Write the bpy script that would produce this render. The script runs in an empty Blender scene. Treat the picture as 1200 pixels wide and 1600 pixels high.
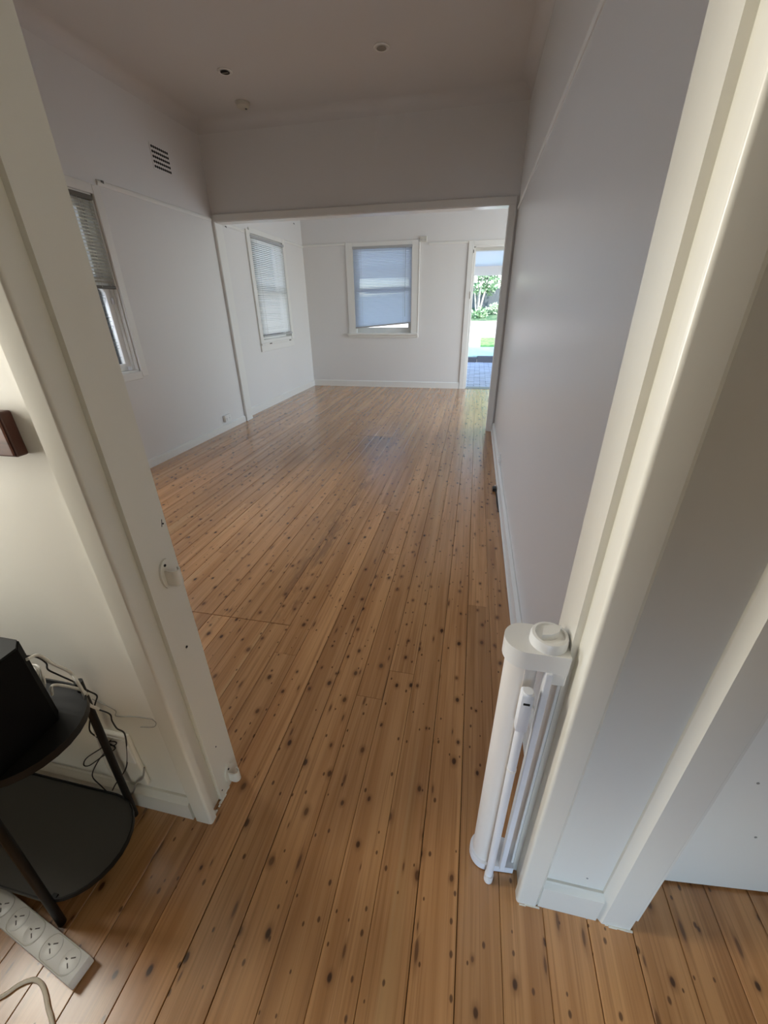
import bpy, bmesh, math, random
from mathutils import Vector, Matrix

random.seed(7)
S = bpy.context.scene
COL = S.collection
R = math.radians

# ------------------------------------------------------------------ camera
cam_d = bpy.data.cameras.new('camera')
cam = bpy.data.objects.new('camera', cam_d)
COL.objects.link(cam)
right = Vector((0.97885, 0.204185, -0.01251))
down = Vector((0.08158, -0.445707, -0.891454))
fwd = Vector((-0.187597, 0.871581, -0.452939))
m = Matrix.Identity(4)
for i in range(3):
    m[i][0], m[i][1], m[i][2] = right[i], -down[i], -fwd[i]
m[0][3], m[1][3], m[2][3] = 0.0, 0.0, 1.25
cam.matrix_world = m
cam_d.sensor_fit = 'VERTICAL'
cam_d.sensor_height = 24.0
cam_d.lens = 24.0 * 627.4 / 1600.0
cam_d.clip_start = 0.02
cam_d.clip_end = 300
S.camera = cam

# ------------------------------------------------------------------ world, sun, daylight and fill lamps
W = bpy.data.worlds.new('sky')
S.world = W
W.use_nodes = True
wn = W.node_tree.nodes
sky = wn.new('ShaderNodeTexSky')
sky.sky_type = 'NISHITA'
sky.sun_disc = False
sky.sun_elevation = R(48)
sky.sun_rotation = R(153)
wn['Background'].inputs['Strength'].default_value = 0.92
W.node_tree.links.new(sky.outputs[0], wn['Background'].inputs[0])

def lamp(name, kind, loc, target, energy, color, sx=1, sy=1, angle=None, spread=None):
    d = bpy.data.lights.new(name, kind)
    d.energy = energy
    d.color = color
    if kind == 'AREA':
        d.shape = 'RECTANGLE'
        d.size, d.size_y = sx, sy
        if spread: d.spread = R(spread)
    if angle is not None: d.angle = angle
    o = bpy.data.objects.new(name, d)
    COL.objects.link(o)
    o.location = loc
    o.rotation_euler = (Vector(target) - Vector(loc)).to_track_quat('-Z', 'Y').to_euler()
    return o

lamp('sun', 'SUN', (4, -8, 9.3), (0, 0, 0), 8.0, (1.0, 0.95, 0.86), angle=R(0.6))
# area lamps standing in for daylight, some added only as fill
lamp('far_room_fill', 'AREA', (2.50, 5.75, 1.25), (-2.0, 5.75, 1.0), 55, (0.74, 0.88, 1.0), 1.9, 2.0)  # fill lamp added out of view to brighten the far and living rooms
lamp('daylight_left_window', 'AREA', (-2.98, 2.18, 1.22), (-1.75, 2.35, -0.3), 46, (0.84, 0.89, 1.0), 1.5, 0.6, spread=150)
lamp('daylight_near_left', 'AREA', (-1.48, 0.31, 1.38), (0.3, 0.33, 1.42), 16.5, (1.0, 0.955, 0.84), 0.32, 1.0, spread=150)
lamp('low_blue_fill', 'AREA', (0.2, -1.2, 0.27), (0.36, 0.5, 0.10), 1.45, (0.42, 0.66, 1.0), 0.7, 0.4, spread=58)  # added low blue fill behind the camera, set at an invented opening

S.view_settings.view_transform = 'Standard'
S.view_settings.look = 'None'
S.view_settings.gamma = 1.0
S.view_settings.use_curve_mapping = False
S.view_settings.exposure = 0.0
S.cycles.use_denoising = True
S.cycles.max_bounces = 8
S.cycles.diffuse_bounces = 5
S.cycles.sample_clamp_indirect = 6.0

# ------------------------------------------------------------------ materials
def new_mat(name, rgb=(.8, .8, .8), rough=.5, metal=0.0, spec=None, coat=0.0):
    mt = bpy.data.materials.new(name)
    mt.use_nodes = True
    b = mt.node_tree.nodes['Principled BSDF']
    b.inputs['Base Color'].default_value = (*rgb, 1)
    b.inputs['Roughness'].default_value = rough
    b.inputs['Metallic'].default_value = metal
    if spec is not None: b.inputs['Specular IOR Level'].default_value = spec
    if coat: b.inputs['Coat Weight'].default_value = coat
    return mt

class NB:
    """small node-building helper"""
    def __init__(s, mt):
        s.t = mt.node_tree; s.n = s.t.nodes; s.b = s.n['Principled BSDF']
    def node(s, kind, **kw):
        nd = s.n.new(kind)
        for k, v in kw.items(): setattr(nd, k, v)
        return nd
    def link(s, a, b): s.t.links.new(a, b)
    def math(s, op, a, b=None, c=None, clamp=False):
        nd = s.node('ShaderNodeMath', operation=op, use_clamp=clamp)
        for i, v in enumerate((a, b, c)):
            if v is None: continue
            if isinstance(v, (int, float)): nd.inputs[i].default_value = v
            else: s.link(v, nd.inputs[i])
        return nd.outputs[0]
    def mix(s, fac, a, b, mode='MIX'):
        nd = s.node('ShaderNodeMix', data_type='RGBA', blend_type=mode)
        for sock, v in ((nd.inputs[0], fac), (nd.inputs[6], a), (nd.inputs[7], b)):
            if isinstance(v, (int, float)): sock.default_value = v
            elif isinstance(v, tuple): sock.default_value = (*v, 1)
            else: s.link(v, sock)
        return nd.outputs[2]
    def ramp(s, fac, p0, p1):
        nd = s.node('ShaderNodeMapRange', interpolation_type='SMOOTHSTEP')
        s.link(fac, nd.inputs[0])
        nd.inputs[1].default_value = p0; nd.inputs[2].default_value = p1
        return nd.outputs[0]
    def noise(s, vec, scale, detail=2, rough=.5, dist=0):
        nd = s.node('ShaderNodeTexNoise')
        nd.inputs['Scale'].default_value = scale
        nd.inputs['Detail'].default_value = detail
        nd.inputs['Roughness'].default_value = rough
        nd.inputs['Distortion'].default_value = dist
        s.link(vec, nd.inputs['Vector'])
        return nd.outputs[0]
    def bump(s, h, strength, dist=.002):
        nd = s.node('ShaderNodeBump')
        nd.inputs['Strength'].default_value = strength
        nd.inputs['Distance'].default_value = dist
        s.link(h, nd.inputs['Height'])
        s.link(nd.outputs[0], s.b.inputs['Normal'])

def paint(name, rgb, rough, bump=.15, scale=60, mottling=.05, spec=.4):
    mt = new_mat(name, rgb, rough, spec=spec)
    k = NB(mt)
    geo = k.node('ShaderNodeNewGeometry')
    n1 = k.noise(geo.outputs['Position'], scale, 3)
    n2 = k.noise(geo.outputs['Position'], 1.7, 3)
    f = k.math('MULTIPLY', k.math('SUBTRACT', n2, .5), mottling)
    v = k.math('ADD', f, 1.0)
    c = k.mix(1.0, rgb, k.mix(v, (0, 0, 0), (1, 1, 1)), 'MULTIPLY')
    k.link(c, k.b.inputs['Base Color'])
    k.bump(n1, bump)
    return mt

M = {}
M['wall'] = paint('wall_paint', (.76, .74, .715), .42, .12, 45)
M['wall_hall'] = paint('hall_wall_paint', (.80, .775, .70), .45, .12, 45)
M['wall_back'] = paint('hall_back_bounce_cut', (.20, .21, .23), .6, .12, 45)  # unseen back wall made dark to cut the bounce light it sends forward
M['wall_gloss'] = paint('wall_enamel', (.76, .745, .715), .30, .10, 30, .05, .5)
M['ceiling'] = paint('ceiling_paint', (.70, .675, .65), .7, .08, 60)
M['trim'] = paint('trim_enamel', (.80, .785, .74), .28, .10, 30, .03, .5)
M['trim_hall'] = paint('cream_enamel', (.81, .785, .70), .26, .12, 30, .03, .5)
M['plastic'] = new_mat('white_plastic', (.84, .83, .80), .32)
M['plastic_cool'] = new_mat('white_powder_coat', (.80, .81, .84), .35)
M['mesh_white'] = new_mat('white_gate_mesh', (.82, .77, .71), .7)
M['black'] = new_mat('black_satin', (.006, .0055, .005), .45, spec=.3)
M['black_box'] = new_mat('black_fabric', (.0035, .003, .003), .8, spec=.15)
M['black_top'] = new_mat('black_plastic_top', (.012, .012, .0115), .7, spec=.2)
M['dark_metal'] = new_mat('black_powder_coat', (.035, .035, .033), .5)
M['shelf'] = new_mat('charcoal_metal', (.075, .072, .065), .6, spec=.3)
M['dark'] = new_mat('dark_hole', (.01, .009, .008), .8)
M['cable_black'] = new_mat('black_cable', (.012, .011, .011), .5)
M['cable_white'] = new_mat('white_cable', (.62, .60, .55), .45)
M['cable_cream'] = new_mat('cream_cable', (.80, .72, .58), .45)
M['cable_grey'] = new_mat('grey_cable', (.30, .29, .26), .5)
M['grey_slot'] = new_mat('slot_grey', (.12, .11, .10), .6)
M['vent_dark'] = new_mat('vent_dark', (.015, .013, .011), .9)
M['metal_dull'] = new_mat('dull_metal', (.25, .24, .22), .45, .8)
M['bulb'] = new_mat('lamp_glass', (.30, .27, .22), .15)
M['beige'] = new_mat('aged_plastic', (.62, .58, .48), .45)
M['aged'] = new_mat('aged_switch', (.62, .60, .54), .5)
M['rail_grey'] = new_mat('blind_rail', (.42, .42, .42), .5)
M['rail_brown'] = new_mat('blind_rail_dark', (.13, .115, .09), .5)
M['kerb'] = paint('kerb_stone', (.13, .13, .145), .85, .5, 40, .3)
M['concrete'] = paint('concrete', (.62, .60, .56), .85, .3, 20, .2)
M['fence'] = paint('fence_timber', (.10, .12, .14), .85, .3, 20, .3)
M['subfloor'] = new_mat('subfloor', (.03, .02, .014), .9)
M['awning'] = new_mat('awning_white', (.86, .86, .86), .6)
M['fascia'] = new_mat('fascia_cream', (.88, .82, .72), .6)
M['lead'] = new_mat('lead_came', (.10, .105, .11), .5, .3)

def mat_glass():
    mt = bpy.data.materials.new('window_glass')
    mt.use_nodes = True
    t = mt.node_tree
    t.nodes.remove(t.nodes['Principled BSDF'])
    tr = t.nodes.new('ShaderNodeBsdfTransparent')
    tr.inputs[0].default_value = (.93, .95, .96, 1)
    gl = t.nodes.new('ShaderNodeBsdfGlossy'); gl.inputs['Roughness'].default_value = .03
    fr = t.nodes.new('ShaderNodeFresnel')
    mx = t.nodes.new('ShaderNodeMixShader')
    t.links.new(fr.outputs[0], mx.inputs[0])
    t.links.new(tr.outputs[0], mx.inputs[1]); t.links.new(gl.outputs[0], mx.inputs[2])
    t.links.new(mx.outputs[0], t.nodes['Material Output'].inputs[0])
    return mt
M['glass'] = mat_glass()

def mat_slat(name, rgb, trans):
    mt = new_mat(name, rgb, .45)
    t = mt.node_tree
    b = t.nodes['Principled BSDF']
    tl = t.nodes.new('ShaderNodeBsdfTranslucent'); tl.inputs[0].default_value = (*rgb, 1)
    mx = t.nodes.new('ShaderNodeMixShader'); mx.inputs[0].default_value = trans
    t.links.new(b.outputs[0], mx.inputs[1]); t.links.new(tl.outputs[0], mx.inputs[2])
    t.links.new(mx.outputs[0], t.nodes['Material Output'].inputs[0])
    return mt
M['slat'] = mat_slat('blind_slat', (.88, .91, .97), .84)
M['slat_white'] = mat_slat('blind_slat_white', (.90, .90, .88), .80)
M['slat_cream'] = mat_slat('blind_slat_cream', (.80, .78, .70), .65)

def mat_floor():
    mt = new_mat('cypress_boards', (.4, .25, .12), .3)
    k = NB(mt)
    geo = k.node('ShaderNodeNewGeometry')
    oi = k.node('ShaderNodeObjectInfo')
    sep = k.node('ShaderNodeSeparateXYZ'); k.link(geo.outputs['Position'], sep.inputs[0])
    X, Y = sep.outputs[0], sep.outputs[1]
    rnd = oi.outputs['Random']
    off = k.math('MULTIPLY', rnd, 37.0)
    def vec(sx, sy, zz=None):
        c = k.node('ShaderNodeCombineXYZ')
        k.link(k.math('MULTIPLY', X, sx), c.inputs[0])
        k.link(k.math('MULTIPLY', Y, sy), c.inputs[1])
        k.link(off if zz is None else zz, c.inputs[2])
        return c.outputs[0]
    # long grain
    g1 = k.noise(vec(26, .9), 1.0, 4, .55, .6)
    g2 = k.noise(vec(150, 2.2), 1.0, 3, .6, .3)
    g3 = k.noise(vec(9, .35), 1.0, 2, .5, .8)
    base = k.mix(k.ramp(g1, .30, .72), (.62, .325, .133), (.43, .20, .072))
    base = k.mix(k.math('MULTIPLY', k.ramp(g2, .45, .72), .55), base, (.29, .13, .048))
    # pale sapwood streaks at the sides of some boards
    base = k.mix(k.math('MULTIPLY', k.ramp(g3, .60, .72), .55), base, (.66, .40, .175))
    # board to board variation
    hv = k.node('ShaderNodeHueSaturation')
    hv.inputs['Hue'].default_value = .5
    hv.inputs['Saturation'].default_value = 1.0
    k.link(k.math('ADD', k.math('MULTIPLY', k.math('FRACT', k.math('MULTIPLY', rnd, 7.31)), .24), .87), hv.inputs['Value'])
    k.link(base, hv.inputs['Color'])
    base = hv.outputs[0]
    # knots: two sizes of stretched cells, only some cells carry one
    dist_n = k.noise(vec(30, 14), 1.0, 2)
    def knots(sx, sy, seed, keep, r0, r1):
        c = k.node('ShaderNodeCombineXYZ')
        k.link(k.math('ADD', k.math('MULTIPLY', X, sx), k.math('MULTIPLY', dist_n, .10)), c.inputs[0])
        k.link(k.math('ADD', k.math('MULTIPLY', Y, sy), k.math('MULTIPLY', rnd, 91.0 + seed)), c.inputs[1])
        v = k.node('ShaderNodeTexVoronoi', voronoi_dimensions='2D', feature='F1')
        v.inputs['Scale'].default_value = 1.0
        v.inputs['Randomness'].default_value = .9
        k.link(c.outputs[0], v.inputs['Vector'])
        sc = k.node('ShaderNodeSeparateColor'); k.link(v.outputs['Color'], sc.inputs[0])
        on = k.math('GREATER_THAN', sc.outputs[0], keep)
        rad = k.math('ADD', k.math('MULTIPLY', sc.outputs[1], r1 - r0), r0)
        q = k.math('DIVIDE', v.outputs['Distance'], rad)
        core = k.math('MULTIPLY', k.math('SUBTRACT', 1.0, k.ramp(q, .55, 1.15)), on)
        halo = k.math('MULTIPLY', k.math('SUBTRACT', 1.0, k.ramp(q, .6, 2.6)), on)
        return core, halo, sc.outputs[2]
    c1, h1, t1 = knots(13.0, 8.2, 0.0, .38, .04, .105)
    c2, h2, t2 = knots(30.0, 17.0, 13.0, .74, .06, .13)
    c3, h3, t3 = knots(19.0, 4.2, 29.0, .62, .03, .09)
    base = k.mix(k.math('MULTIPLY', h1, .50), base, (.19, .078, .028))
    base = k.mix(k.math('MULTIPLY', h3, .45), base, (.20, .085, .034))
    base = k.mix(k.math('MULTIPLY', c3, .70), base, (.105, .045, .018))
    base = k.mix(k.math('MULTIPLY', c1, k.math('ADD', .55, k.math('MULTIPLY', t1, .42))), base, (.055, .022, .009))
    base = k.mix(k.math('MULTIPLY', c2, .80), base, (.07, .028, .012))
    # worn grey stains: edges of the old patch in the living room, scuffs elsewhere
    st = k.noise(vec(24, 5, 3.3 and None), 1.0, 4, .7, .5)
    dx = k.math('ABSOLUTE', k.math('ADD', X, .775))
    band = k.math('MULTIPLY', k.math('SUBTRACT', 1.0, k.ramp(dx, .02, .11)),
                  k.math('MULTIPLY', k.ramp(Y, 1.2, 1.35), k.math('SUBTRACT', 1.0, k.ramp(Y, 4.12, 4.2))))
    far = k.math('MULTIPLY', k.math('SUBTRACT', 1.0, k.ramp(k.math('ABSOLUTE', k.math('ADD', X, .93)), .1, .27)),
                 k.math('MULTIPLY', k.ramp(Y, 3.2, 4.15), k.math('LESS_THAN', Y, 4.19)))
    stain = k.math('MULTIPLY', band, k.ramp(st, .42, .66))
    base = k.mix(k.math('MULTIPLY', stain, .55), base, (.12, .062, .032))
    base = k.mix(k.math('MULTIPLY', far, .38), base, (.12, .062, .03))
    big = k.noise(geo.outputs['Position'], 1.1, 3)
    base = k.mix(k.math('MULTIPLY', k.ramp(big, .5, .8), .28), base, (.22, .115, .055))
    k.link(base, k.b.inputs['Base Color'])
    rg = k.noise(geo.outputs['Position'], 3.0, 4, .6)
    k.link(k.math('ADD', k.math('MULTIPLY', rg, .16), .15), k.b.inputs['Roughness'])
    k.b.inputs['Specular IOR Level'].default_value = .5
    k.b.inputs['Coat Weight'].default_value = .60
    k.b.inputs['Coat Roughness'].default_value = .22
    k.bump(k.math('ADD', k.math('MULTIPLY', g2, .5), g1), .05, .0010)
    return mt
M['floor'] = mat_floor()

def mat_wood_dark():
    mt = new_mat('dark_wood', (.10, .035, .02), .35)
    k = NB(mt)
    geo = k.node('ShaderNodeNewGeometry')
    mp = k.node('ShaderNodeMapping'); mp.inputs['Scale'].default_value = (6, 60, 40)
    k.link(geo.outputs['Position'], mp.inputs[0])
    n = k.noise(mp.outputs[0], 1.0, 4, .6, .6)
    k.link(k.mix(k.ramp(n, .3, .7), (.17, .062, .038), (.07, .022, .013)), k.b.inputs['Base Color'])
    return mt
M['wood_dark'] = mat_wood_dark()
M['wood_side'] = new_mat('dark_wood_side', (.055, .016, .009), .4)

def mat_paver():
    mt = new_mat('paver', (.45, .46, .5), .8)
    k = NB(mt)
    geo = k.node('ShaderNodeNewGeometry')
    oi = k.node('ShaderNodeObjectInfo')
    n = k.noise(geo.outputs['Position'], 40, 3)
    c = k.mix(n, (.40, .43, .50), (.52, .55, .62))
    hv = k.node('ShaderNodeHueSaturation')
    k.link(k.math('ADD', k.math('MULTIPLY', oi.outputs['Random'], .3), .85), hv.inputs['Value'])
    k.link(c, hv.inputs['Color'])
    k.link(hv.outputs[0], k.b.inputs['Base Color'])
    return mt
M['paver'] = mat_paver()

def mat_two(name, a, b, scale, rough=.8, trans=0):
    mt = new_mat(name, a, rough)
    k = NB(mt)
    geo = k.node('ShaderNodeNewGeometry')
    n = k.noise(geo.outputs['Position'], scale, 4, .6)
    k.link(k.mix(k.ramp(n, .35, .65), a, b), k.b.inputs['Base Color'])
    return mt
M['grass'] = mat_two('grass', (.10, .30, .07), (.22, .42, .12), 9)
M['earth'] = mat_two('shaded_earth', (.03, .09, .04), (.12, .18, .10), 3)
M['path'] = mat_two('sandstone_path', (.72, .66, .60), (.85, .80, .75), 5)
M['tile'] = mat_two('terrace_tile', (.54, .78, .64), (.64, .86, .72), 4)
M['leaf'] = mat_two('leaves', (.07, .19, .07), (.42, .58, .36), 9, .4)
M['leaf_pale'] = mat_two('pale_leaves', (.22, .38, .20), (.66, .76, .58), 9, .4)
M['bark'] = mat_two('pale_bark', (.30, .29, .25), (.48, .46, .42), 12)

# ------------------------------------------------------------------ geometry helpers
def obj(name, bm, mat, parent=None, smooth=False, loc=None, kind=None):
    me = bpy.data.meshes.new(name)
    bmesh.ops.recalc_face_normals(bm, faces=bm.faces[:])
    bm.to_mesh(me); bm.free()
    for mm in (mat if isinstance(mat, (list, tuple)) else [mat]): me.materials.append(mm)
    if smooth:
        for p in me.polygons: p.use_smooth = True
        try: me.set_sharp_from_angle(angle=R(40))
        except Exception: pass
    o = bpy.data.objects.new(name, me)
    COL.objects.link(o)
    if parent is not None: o.parent = parent
    if loc: o.location = loc
    if kind: o['kind'] = kind
    return o

def empty(name, loc=(0, 0, 0), label=None, cat=None, group=None, kind=None, rot=(0, 0, 0)):
    o = bpy.data.objects.new(name, None)
    o.empty_display_size = .05
    COL.objects.link(o)
    o.location = loc; o.rotation_euler = rot
    tag(o, label, cat, group, kind)
    return o

def tag(o, label=None, cat=None, group=None, kind=None):
    if label: o['label'] = label
    if cat: o['category'] = cat
    if group: o['group'] = group
    if kind: o['kind'] = kind
    return o

def box(bm, x0, x1, y0, y1, z0, z1, bevel=0, seg=2):
    r = bmesh.ops.create_cube(bm, size=1)
    vs = r['verts']
    for v in vs:
        v.co = Vector(((x0 + x1) / 2 + v.co.x * (x1 - x0), (y0 + y1) / 2 + v.co.y * (y1 - y0), (z0 + z1) / 2 + v.co.z * (z1 - z0)))
    if bevel:
        es = list({e for v in vs for e in v.link_edges})
        bmesh.ops.bevel(bm, geom=es, offset=bevel, segments=seg, affect='EDGES', profile=.5)
    return vs

def B(*boxes, bevel=0, seg=2):
    bm = bmesh.new()
    for b in boxes: box(bm, *b, bevel=bevel, seg=seg)
    return bm

def prism(bm, pts, z0, z1, axis='z'):
    """closed outline extruded along an axis"""
    def co(a, b, c):
        return {'z': (a, b, c), 'x': (c, a, b), 'y': (a, c, b)}[axis]
    lo = [bm.verts.new(co(a, b, z0)) for a, b in pts]
    hi = [bm.verts.new(co(a, b, z1)) for a, b in pts]
    n = len(pts)
    for i in range(n):
        j = (i + 1) % n
        bm.faces.new((lo[i], lo[j], hi[j], hi[i]))
    bm.faces.new(lo[::-1]); bm.faces.new(hi)
    return lo + hi

def P(pts, z0, z1, axis='z', bevel=0, seg=2):
    bm = bmesh.new()
    prism(bm, pts, z0, z1, axis)
    if bevel:
        es = [e for e in bm.edges if e.calc_face_angle(0) > R(30)]
        bmesh.ops.bevel(bm, geom=es, offset=bevel, segments=seg, affect='EDGES')
    return bm

def lathe(profile, n=24, axis='z'):
    bm = bmesh.new()
    rings = []
    for r, z in profile:
        ring = []
        for i in range(n):
            a = 2 * math.pi * i / n
            ring.append(bm.verts.new((r * math.cos(a), r * math.sin(a), z)))
        rings.append(ring)
    for a, b in zip(rings, rings[1:]):
        for i in range(n):
            j = (i + 1) % n
            bm.faces.new((a[i], a[j], b[j], b[i]))
    bm.faces.new(rings[0][::-1]); bm.faces.new(rings[-1])
    return bm

def catmull(pts, sub=6):
    pts = [Vector(p) for p in pts]
    ext = [pts[0] * 2 - pts[1]] + pts + [pts[-1] * 2 - pts[-2]]
    out = []
    for i in range(1, len(ext) - 2):
        p0, p1, p2, p3 = ext[i - 1:i + 3]
        for s in range(sub):
            t = s / sub
            out.append(.5 * (2 * p1 + (p2 - p0) * t + (2 * p0 - 5 * p1 + 4 * p2 - p3) * t * t + (3 * p1 - p0 - 3 * p2 + p3) * t ** 3))
    out.append(pts[-1])
    return out

def tube(bm, pts, r, n=8, smooth_path=True, sub=6):
    pts = catmull(pts, sub) if smooth_path and len(pts) > 2 else [Vector(p) for p in pts]
    rings = []
    up = None
    for i, p in enumerate(pts):
        d = (pts[min(i + 1, len(pts) - 1)] - pts[max(i - 1, 0)]).normalized()
        if up is None:
            up = d.orthogonal().normalized()
        up = (up - d * up.dot(d)).normalized()
        side = d.cross(up)
        rr = r(i / max(1, len(pts) - 1)) if callable(r) else r
        rings.append([bm.verts.new(p + up * (rr * math.cos(2 * math.pi * k / n)) + side * (rr * math.sin(2 * math.pi * k / n))) for k in range(n)])
    for a, b in zip(rings, rings[1:]):
        for k in range(n):
            j = (k + 1) % n
            bm.faces.new((a[k], a[j], b[j], b[k]))
    bm.faces.new(rings[0][::-1]); bm.faces.new(rings[-1])

def T(pts, r, n=8, sp=True, sub=6):
    bm = bmesh.new()
    tube(bm, pts, r, n, sp, sub)
    return bm

def struct(name, bm, mat, smooth=False, parent=None):
    return obj(name, bm, mat, parent, smooth, kind='structure' if parent is None else None)

# ------------------------------------------------------------------ dimensions (metres)
XL, XLF, XR = -2.762, -2.828, .283        # left wall, far-room left wall, right wall (inner faces)
YH, YB = .498, .627                        # hall face and living-room face of the doorway wall
YD0, YD1 = 4.60, 4.72                      # dividing wall
YF = 7.22                                  # far wall
ZC = 2.84
JX0, JX1 = -.602, .1965                    # near doorway jambs
XRF = 2.6                                  # far room, right wall
XHL, XHR, YHB = -1.53, 1.55, -1.24           # hall room

# ------------------------------------------------------------------ floor: every board a part
floor = struct('floor', B((-3.0, 2.75, -2.4, 7.34, -.10, -.0205)), M['subfloor'])
PITCH, X0 = .0962, -.1244
GAP = .0010
def board(x, y0, y1, w=PITCH, gap=False):
    bm = bmesh.new()
    hw, hl = w / 2 - random.choice((.0003, .0005, .0007, .0012)), (y1 - y0) / 2 - (.0018 if gap else .0006)
    prof = [(-hw, -.019), (hw, -.019), (hw, -.0014), (hw - .0012, 0), (-hw + .0012, 0), (-hw, -.0014)]
    prism(bm, prof, -hl, hl, 'y')
    o = obj('floor_board', bm, M['floor'], floor)
    o.location = (x + w / 2, (y0 + y1) / 2, random.uniform(-.0006, .0003))
    o.rotation_euler[1] = R(random.uniform(-.15, .15))
k0 = math.floor((-2.83 - X0) / PITCH)
k1 = math.ceil((2.58 - X0) / PITCH)
for kk in range(k0, k1):
    x = X0 + kk * PITCH
    xc = x + PITCH / 2
    spans = []
    if xc > XR + .02: spans = ([(-.9, .70)] if xc < 1.55 else []) + [(4.62, 7.215)]
    elif xc < XHL: spans = [(.62, 7.215)]
    else: spans = [(-1.6 if xc < 0 else -.9, 7.215)]
    forced = []
    if -1.30 < xc < -.70: forced = [1.243, 4.19]
    if abs(xc + .179) < .048 or abs(xc + .666) < .048: forced = forced + [1.085] if not forced else [1.12, 4.19]
    if abs(xc + .371) < .048: forced.append(1.90)
    for (a, b) in spans:
        cuts = [a]
        stops = sorted(f for f in forced if a < f < b) + [b]
        for s in stops:
            while s - cuts[-1] > 4.6:
                nx = cuts[-1] + random.uniform(2.4, 4.2)
                if s - nx < .6: break
                cuts.append(nx)
            cuts.append(s)
        for y0, y1 in zip(cuts, cuts[1:]): board(x, y0, y1, gap=bool({y0, y1} & {1.243, 4.19}))

# ------------------------------------------------------------------ walls
def wall_with_holes_x(name, x0, x1, y0, y1, z0, z1, holes, mat):
    """wall whose faces look along x; holes = [(y0, y1, z0, z1)] sorted by y"""
    bs = []; cur = y0
    for (a, b, c, d) in holes:
        if a > cur: bs.append((x0, x1, cur, a, z0, z1))
        if c > z0: bs.append((x0, x1, a, b, z0, c))
        if d < z1: bs.append((x0, x1, a, b, d, z1))
        cur = b
    if cur < y1: bs.append((x0, x1, cur, y1, z0, z1))
    return struct(name, B(*bs), mat)
def wall_with_holes_y(name, x0, x1, y0, y1, z0, z1, holes, mat):
    bs = []; cur = x0
    for (a, b, c, d) in holes:
        if a > cur: bs.append((cur, a, y0, y1, z0, z1))
        if c > z0: bs.append((a, b, y0, y1, z0, c))
        if d < z1: bs.append((a, b, y0, y1, d, z1))
        cur = b
    if cur < x1: bs.append((cur, x1, y0, y1, z0, z1))
    return struct(name, B(*bs), mat)

W1 = (1.45, 3.08, .80, 2.0)      # near left window opening (y, z)
W2 = (5.46, 6.40, .86, 2.09)     # far-room left window opening
W3 = (-1.995, -1.055, .86, 2.10) # far window opening (x, z)
D1 = (-.118, .72, -.10, 2.045)   # far doorway (x, z)
D2 = (.4475, 1.26, 0, 2.05)      # right-hand doorway in the hall

wall_with_holes_x('wall_left', XL - .22, XL, YB, YD0 + .06, -.1, ZC + .02, [W1], M['wall'])
wall_with_holes_x('wall_far_left', XLF - .20, XLF, YD0 + .06, YF + .18, -.1, ZC + .02, [W2], M['wall'])
wall_with_holes_y('wall_far', XLF, XRF + .15, YF, YF + .16, -.1, ZC + .02, [W3, D1], M['wall'])
struct('wall_right', B((XR, XR + .12, YB, YD1, -.1, ZC + .02)), M['wall_gloss'])
wall_with_holes_y('wall_divider', XL, XR, YD0, YD1, -.1, ZC + .02, [(-2.74, .207, -.1, 2.07)], M['wall'])
struct('wall_divider_right', B((XR + .12, XRF, YD0, YD1, -.1, ZC + .02)), M['wall'])
wall_with_holes_x('wall_far_right', XRF, XRF + .15, YD0, YF, -.1, ZC + .02, [(5.0, 7.0, .1, 2.3)], M['wall'])  # unseen opening added for the far room fill lamp
wall_with_holes_y('wall_near', XL, XHR, YH, YB, -.1, ZC + .02,
                  [(JX0 - .012, JX1 + .024, -.1, 2.07), (D2[0], D2[1], -.1, 2.05)], M['wall_hall'])
wall_with_holes_x('wall_hall_left', XHL - .15, XHL, YHB, YH, -.1, ZC + .02, [(.14, .48, .86, 1.9)], M['wall_hall'])
struct('wall_hall_right', B((XHR, XHR + .15, YHB, YH + 1.2, -.1, ZC + .02)), M['wall_hall'])
wall_with_holes_y('wall_hall_back', XHL - .15, XHR + .15, YHB - .15, YHB, -.1, ZC + .02, [(-.15, .55, .07, .47)], M['wall_back'])  # low opening made up to house the blue fill lamp
struct('wall_side_room', B((XR + .12, XHR, YB + 1.07, YB + 1.2, -.1, ZC + .02)), M['wall_hall'])
struct('ceiling', B((-3.2, 4.2, -2.6, 7.5, ZC, ZC + .12)), M['ceiling'])  # unseen overhang on the right added to keep sun out of the far room

# cove cornices of the living room
def cove(s, n=7):
    pts = [(0, 0)]
    for i in range(n + 1):
        a = math.pi / 2 * i / n
        pts.append((s * (1 - math.sin(a)), -s * (1 - math.cos(a))))
    return pts   # (distance from wall, drop below the ceiling); concave quarter
def cornice(name, wall, pos, a, b, sgn, size=.09):
    bm = bmesh.new()
    pts = cove(size)
    outline = [(pos + sgn * d, ZC + z) for d, z in pts]
    if wall == 'x':
        bm2 = [(p[0], p[1]) for p in outline]
        lo = [bm.verts.new((p[0], a, p[1])) for p in bm2]; hi = [bm.verts.new((p[0], b, p[1])) for p in bm2]
    else:
        lo = [bm.verts.new((a, p[0], p[1])) for p in outline]; hi = [bm.verts.new((b, p[0], p[1])) for p in outline]
    n = len(lo)
    for i in range(n):
        j = (i + 1) % n
        bm.faces.new((lo[i], lo[j], hi[j], hi[i]))
    bm.faces.new(lo[::-1]); bm.faces.new(hi)
    return struct(name, bm, M['ceiling'], True)
cornice('trim_1', 'x', XL, YB, YD0, 1)
cornice('trim_2', 'y', YD0, XL, XR, -1)
cornice('trim_3', 'x', XR, YB, YD0, -1)

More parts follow.
